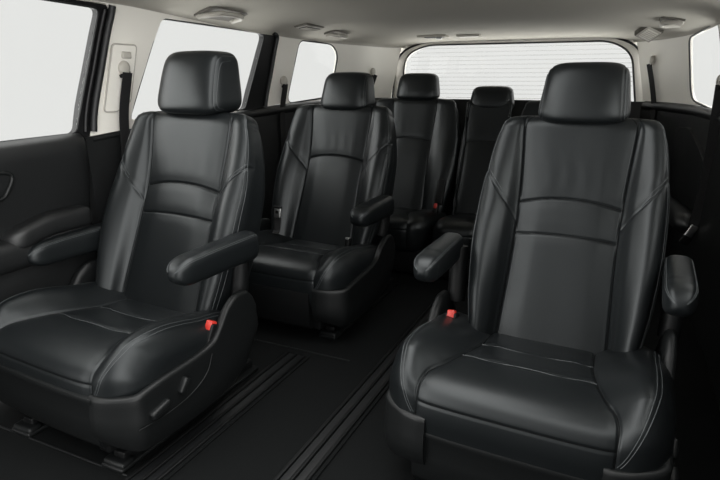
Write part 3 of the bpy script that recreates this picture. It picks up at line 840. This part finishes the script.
# ------------------------------------------------------------------ ceiling fittings
def cove_z(d, Y):
    D = float(wall_d(Y, 1.33)) + .004
    top = float(interp_smooth([.5, 1.0, 2.0, 3.0, 3.6, 3.85, 3.99], [1.405, 1.415, 1.415, 1.39, 1.372, 1.358, 1.340], Y)); edge = min(float(np.interp(Y, [1.7, 2.4, 3.2], [1.345, 1.322, 1.310])), top - .02)
    xs = [0, .3, .6, .76, .88, .95, .985, 1.0]; f = [1, 1, .97, .87, .66, .38, .015 / max(top - edge, .02), 0]
    return edge + (top - edge) * float(np.interp(abs(d) / D, xs, f))
def grab_handle(side, d, Y, label, L=.17, out=.05):
    z = cove_z(d, Y); z2 = cove_z(d - .06, Y); base = Vector((XC + side * d, Y, z))
    t = thing('grab_handle', label, 'grab handle', base, 'grab handles on the headliner')
    slope = math.atan2(z2 - z, .06)
    nrm = Vector((-side * math.sin(slope), 0, -math.cos(slope)))       # into the cabin, away from the liner
    tan = Vector((-side * math.cos(slope), 0, math.sin(slope)))
    pts = []
    for y, o in ((-L / 2 - .005, -.008), (-L / 2, .012), (-L / 2 + .022, out * .8), (-L * .25, out), (L * .25, out), (L / 2 - .022, out * .8), (L / 2, .012), (L / 2 + .005, -.008)):
        v = tan * o + nrm * (.020 if o > .02 else .008); pts.append((v.x, y, v.z))
    P = smooth_path(pts, 60)
    tubes('handle_grip', [P], .011, HANDLE, t, n=14)
    # dark plate on the liner behind the grip, painting its shadow gap
    shade_rings = []
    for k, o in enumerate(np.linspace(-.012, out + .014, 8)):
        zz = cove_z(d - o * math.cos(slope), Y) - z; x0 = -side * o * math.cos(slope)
        shade_rings.append([(x0, y, zz + e) for y, e in ((-L / 2 - .022 + .03 * (k == 7), -.003), (L / 2 + .022 - .03 * (k == 7), -.003), (L / 2 + .022 - .03 * (k == 7), .006), (-L / 2 - .022 + .03 * (k == 7), .006))])
    loft('handle_shade', shade_rings, GAP_SHADE, t, sharp=30)
    for y in (-L / 2, L / 2):
        b = box('handle_mount', (.024, .030, .012), HANDLE, t, .005, (nrm * .003) + Vector((0, y, 0)), (0, side * slope, 0))
    return t
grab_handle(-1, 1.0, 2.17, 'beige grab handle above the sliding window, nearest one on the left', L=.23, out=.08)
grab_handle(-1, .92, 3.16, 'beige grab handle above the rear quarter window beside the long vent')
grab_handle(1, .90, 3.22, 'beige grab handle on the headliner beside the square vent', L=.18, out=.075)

def vent(label, side, d, Y, sx, sy, nslat, tip=0., deep=.012):
    z = cove_z(d, Y); z2 = cove_z(d - .06, Y); slope = math.atan2(z2 - z, .06)
    t = thing('ceiling_vent', label, 'vent', (XC + side * d, Y, z)); t.rotation_euler = (-tip, side * (slope + .5 * tip), 1.2 * tip)
    box('vent_gap', (sx + .012, sy + .012, deep), GAP_SHADE, t, .004, (0, 0, .012 - deep))
    box('vent_frame', (sx, sy, deep), HANDLE, t, .004, (0, 0, .008 - deep))
    pl = box('vent_face', (sx - .022, sy - .022, .006), LENS if nslat == 5 else DARKPLASTIC, t, .002, (0, 0, .008 - 1.5 * deep))
    for k in range(nslat):
        box('vent_slat', (sx - .026, .006, .006), HANDLE, pl, .001, (0, (k - (nslat - 1) / 2) * (sy - .03) / nslat, -.002), (.5, 0, 0))
    return t
vent('long beige ceiling vent beside a grab handle above the left quarter window', -1, .90, 2.83, .07, .18, 12)
vent('small square beige ceiling vent beside the grab handle on the right', 1, .775, 3.60, .09, .09, 5, tip=.5, deep=.03)

t = thing('belt_outlet', 'dark recessed centre belt outlet in the headliner above the rear window', 'belt outlet', (-1.20, 3.70, cove_z(.48, 3.70)))
box('outlet_frame', (.19, .09, .014), HEADLINER, t, .005, (0, 0, -.003))
box('outlet_recess', (.12, .055, .008), DARKPLASTIC, t, .003, (.01, -.005, -.010))
box('outlet_tongue', (.035, .02, .014), METAL, t, .004, (.045, -.012, -.017))
t = thing('ceiling_lamp', 'small beige rectangular lamp in the headliner above the rear window', 'ceiling lamp', (-.97, 3.72, cove_z(.25, 3.72)))
box('lamp_frame', (.15, .06, .014), HEADLINER, t, .005, (0, 0, -.004))
box('lamp_lens', (.12, .04, .010), LENS, t, .003, (0, 0, -.009))

# ------------------------------------------------------------------ right rear side details
lid = wall_sheet('storage_lid', 1, rounded([(2.95, .56), (3.50, .50), (3.60, .84), (3.42, .85), (3.0, .72)], .03), [], DOORTRIM, off=-.030, thick=.02, step=.06)
lid['label'] = 'black storage lid set in the side trim beside the rear seat'; lid['category'] = 'lid'
rr = []; m = 28; ph = np.arange(m) * 2 * PI / m
for tt in np.linspace(0, 1, 26):
    Y = 3.0 + tt * .75; k = max(.05, math.sqrt(max(0, 1 - (1 - min(1, tt / .1, (1 - tt) / .1)) ** 2)))
    c = wpt(1, Y, .42, -.05); rr.append(np.stack([c[0] + np.cos(ph) * .06 * k, np.full(m, Y), c[2] + .0 * tt + np.sin(ph) * .055 * k], 1))
sa = loft('side_armrest', rr, DOORTRIM); sa['label'] = 'black moulded armrest along the side trim beside the rear seat'; sa['category'] = 'armrest'

# ------------------------------------------------------------------ light
SKY_TOP, SKY_SIDE, SKY_FRONT, FILL_BELOW = 4.9, 4.6, -.45, 5.5  # lobes added in unseen directions: top, side and below brighten, front darkens
w = bpy.data.worlds.new('studio'); scene.world = w; w.use_nodes = True
nt = w.node_tree; nt.nodes.clear()
out = nt.nodes.new('ShaderNodeOutputWorld'); bg = nt.nodes.new('ShaderNodeBackground')
tc = nt.nodes.new('ShaderNodeTexCoord'); sx = nt.nodes.new('ShaderNodeSeparateXYZ')
ab = nt.nodes.new('ShaderNodeMath'); ab.operation = 'ABSOLUTE'; cb_ = nt.nodes.new('ShaderNodeCombineXYZ')
nt.links.new(tc.outputs['Generated'], sx.inputs[0]); nt.links.new(sx.outputs['X'], ab.inputs[0])
nt.links.new(ab.outputs[0], cb_.inputs['X']); nt.links.new(sx.outputs['Y'], cb_.inputs['Y']); nt.links.new(sx.outputs['Z'], cb_.inputs['Z'])
def lobe(vec, lo, hi, strength):
    d = nt.nodes.new('ShaderNodeVectorMath'); d.operation = 'DOT_PRODUCT'; d.inputs[1].default_value = vec
    m = nt.nodes.new('ShaderNodeMapRange'); m.interpolation_type = 'SMOOTHSTEP'
    m.inputs['From Min'].default_value = lo; m.inputs['From Max'].default_value = hi; m.inputs['To Max'].default_value = strength
    nt.links.new(cb_.outputs[0], d.inputs[0]); nt.links.new(d.outputs['Value'], m.inputs['Value']); return m
mr = nt.nodes.new('ShaderNodeMath'); mr.operation = 'ADD'; m2 = nt.nodes.new('ShaderNodeMath'); m2.operation = 'ADD'; m2.inputs[1].default_value = .85
nt.links.new(lobe((0, 0, 1), .55, .95, SKY_TOP).outputs[0], mr.inputs[0]); nt.links.new(lobe((.85, -.5, .12), .62, .96, SKY_SIDE).outputs[0], m2.inputs[0])
m3 = nt.nodes.new('ShaderNodeMath'); m3.operation = 'ADD'
nt.links.new(m2.outputs[0], m3.inputs[0]); nt.links.new(lobe((0, -.96, .27), .72, .95, SKY_FRONT).outputs[0], m3.inputs[1])
m4 = nt.nodes.new('ShaderNodeMath'); m4.operation = 'ADD'
nt.links.new(m3.outputs[0], m4.inputs[0]); nt.links.new(lobe((.15, .30, -1), .45, .85, FILL_BELOW).outputs[0], m4.inputs[1])
nt.links.new(m4.outputs[0], mr.inputs[1])
bg.inputs['Color'].default_value = (1, 1, .985, 1)
nt.links.new(mr.outputs[0], bg.inputs['Strength']); nt.links.new(bg.outputs[0], out.inputs['Surface'])

# ------------------------------------------------------------------ camera
cam = bpy.data.cameras.new('camera'); co = bpy.data.objects.new('camera', cam); COL.objects.link(co); scene.camera = co
cam.sensor_width = 36; cam.lens = 561 / 720 * 36; cam.clip_start = .02
co.location = (0, 0, 1.087); co.rotation_euler = (math.radians(90 - 15.87), 0, math.radians(24.96))
vs = scene.view_settings; vs.view_transform = 'Standard'; vs.look = 'None'; vs.gamma = 1; vs.exposure = 0; vs.use_curve_mapping = False
scene.cycles.max_bounces = 10; scene.cycles.transparent_max_bounces = 12
scene.cycles.use_denoising = True
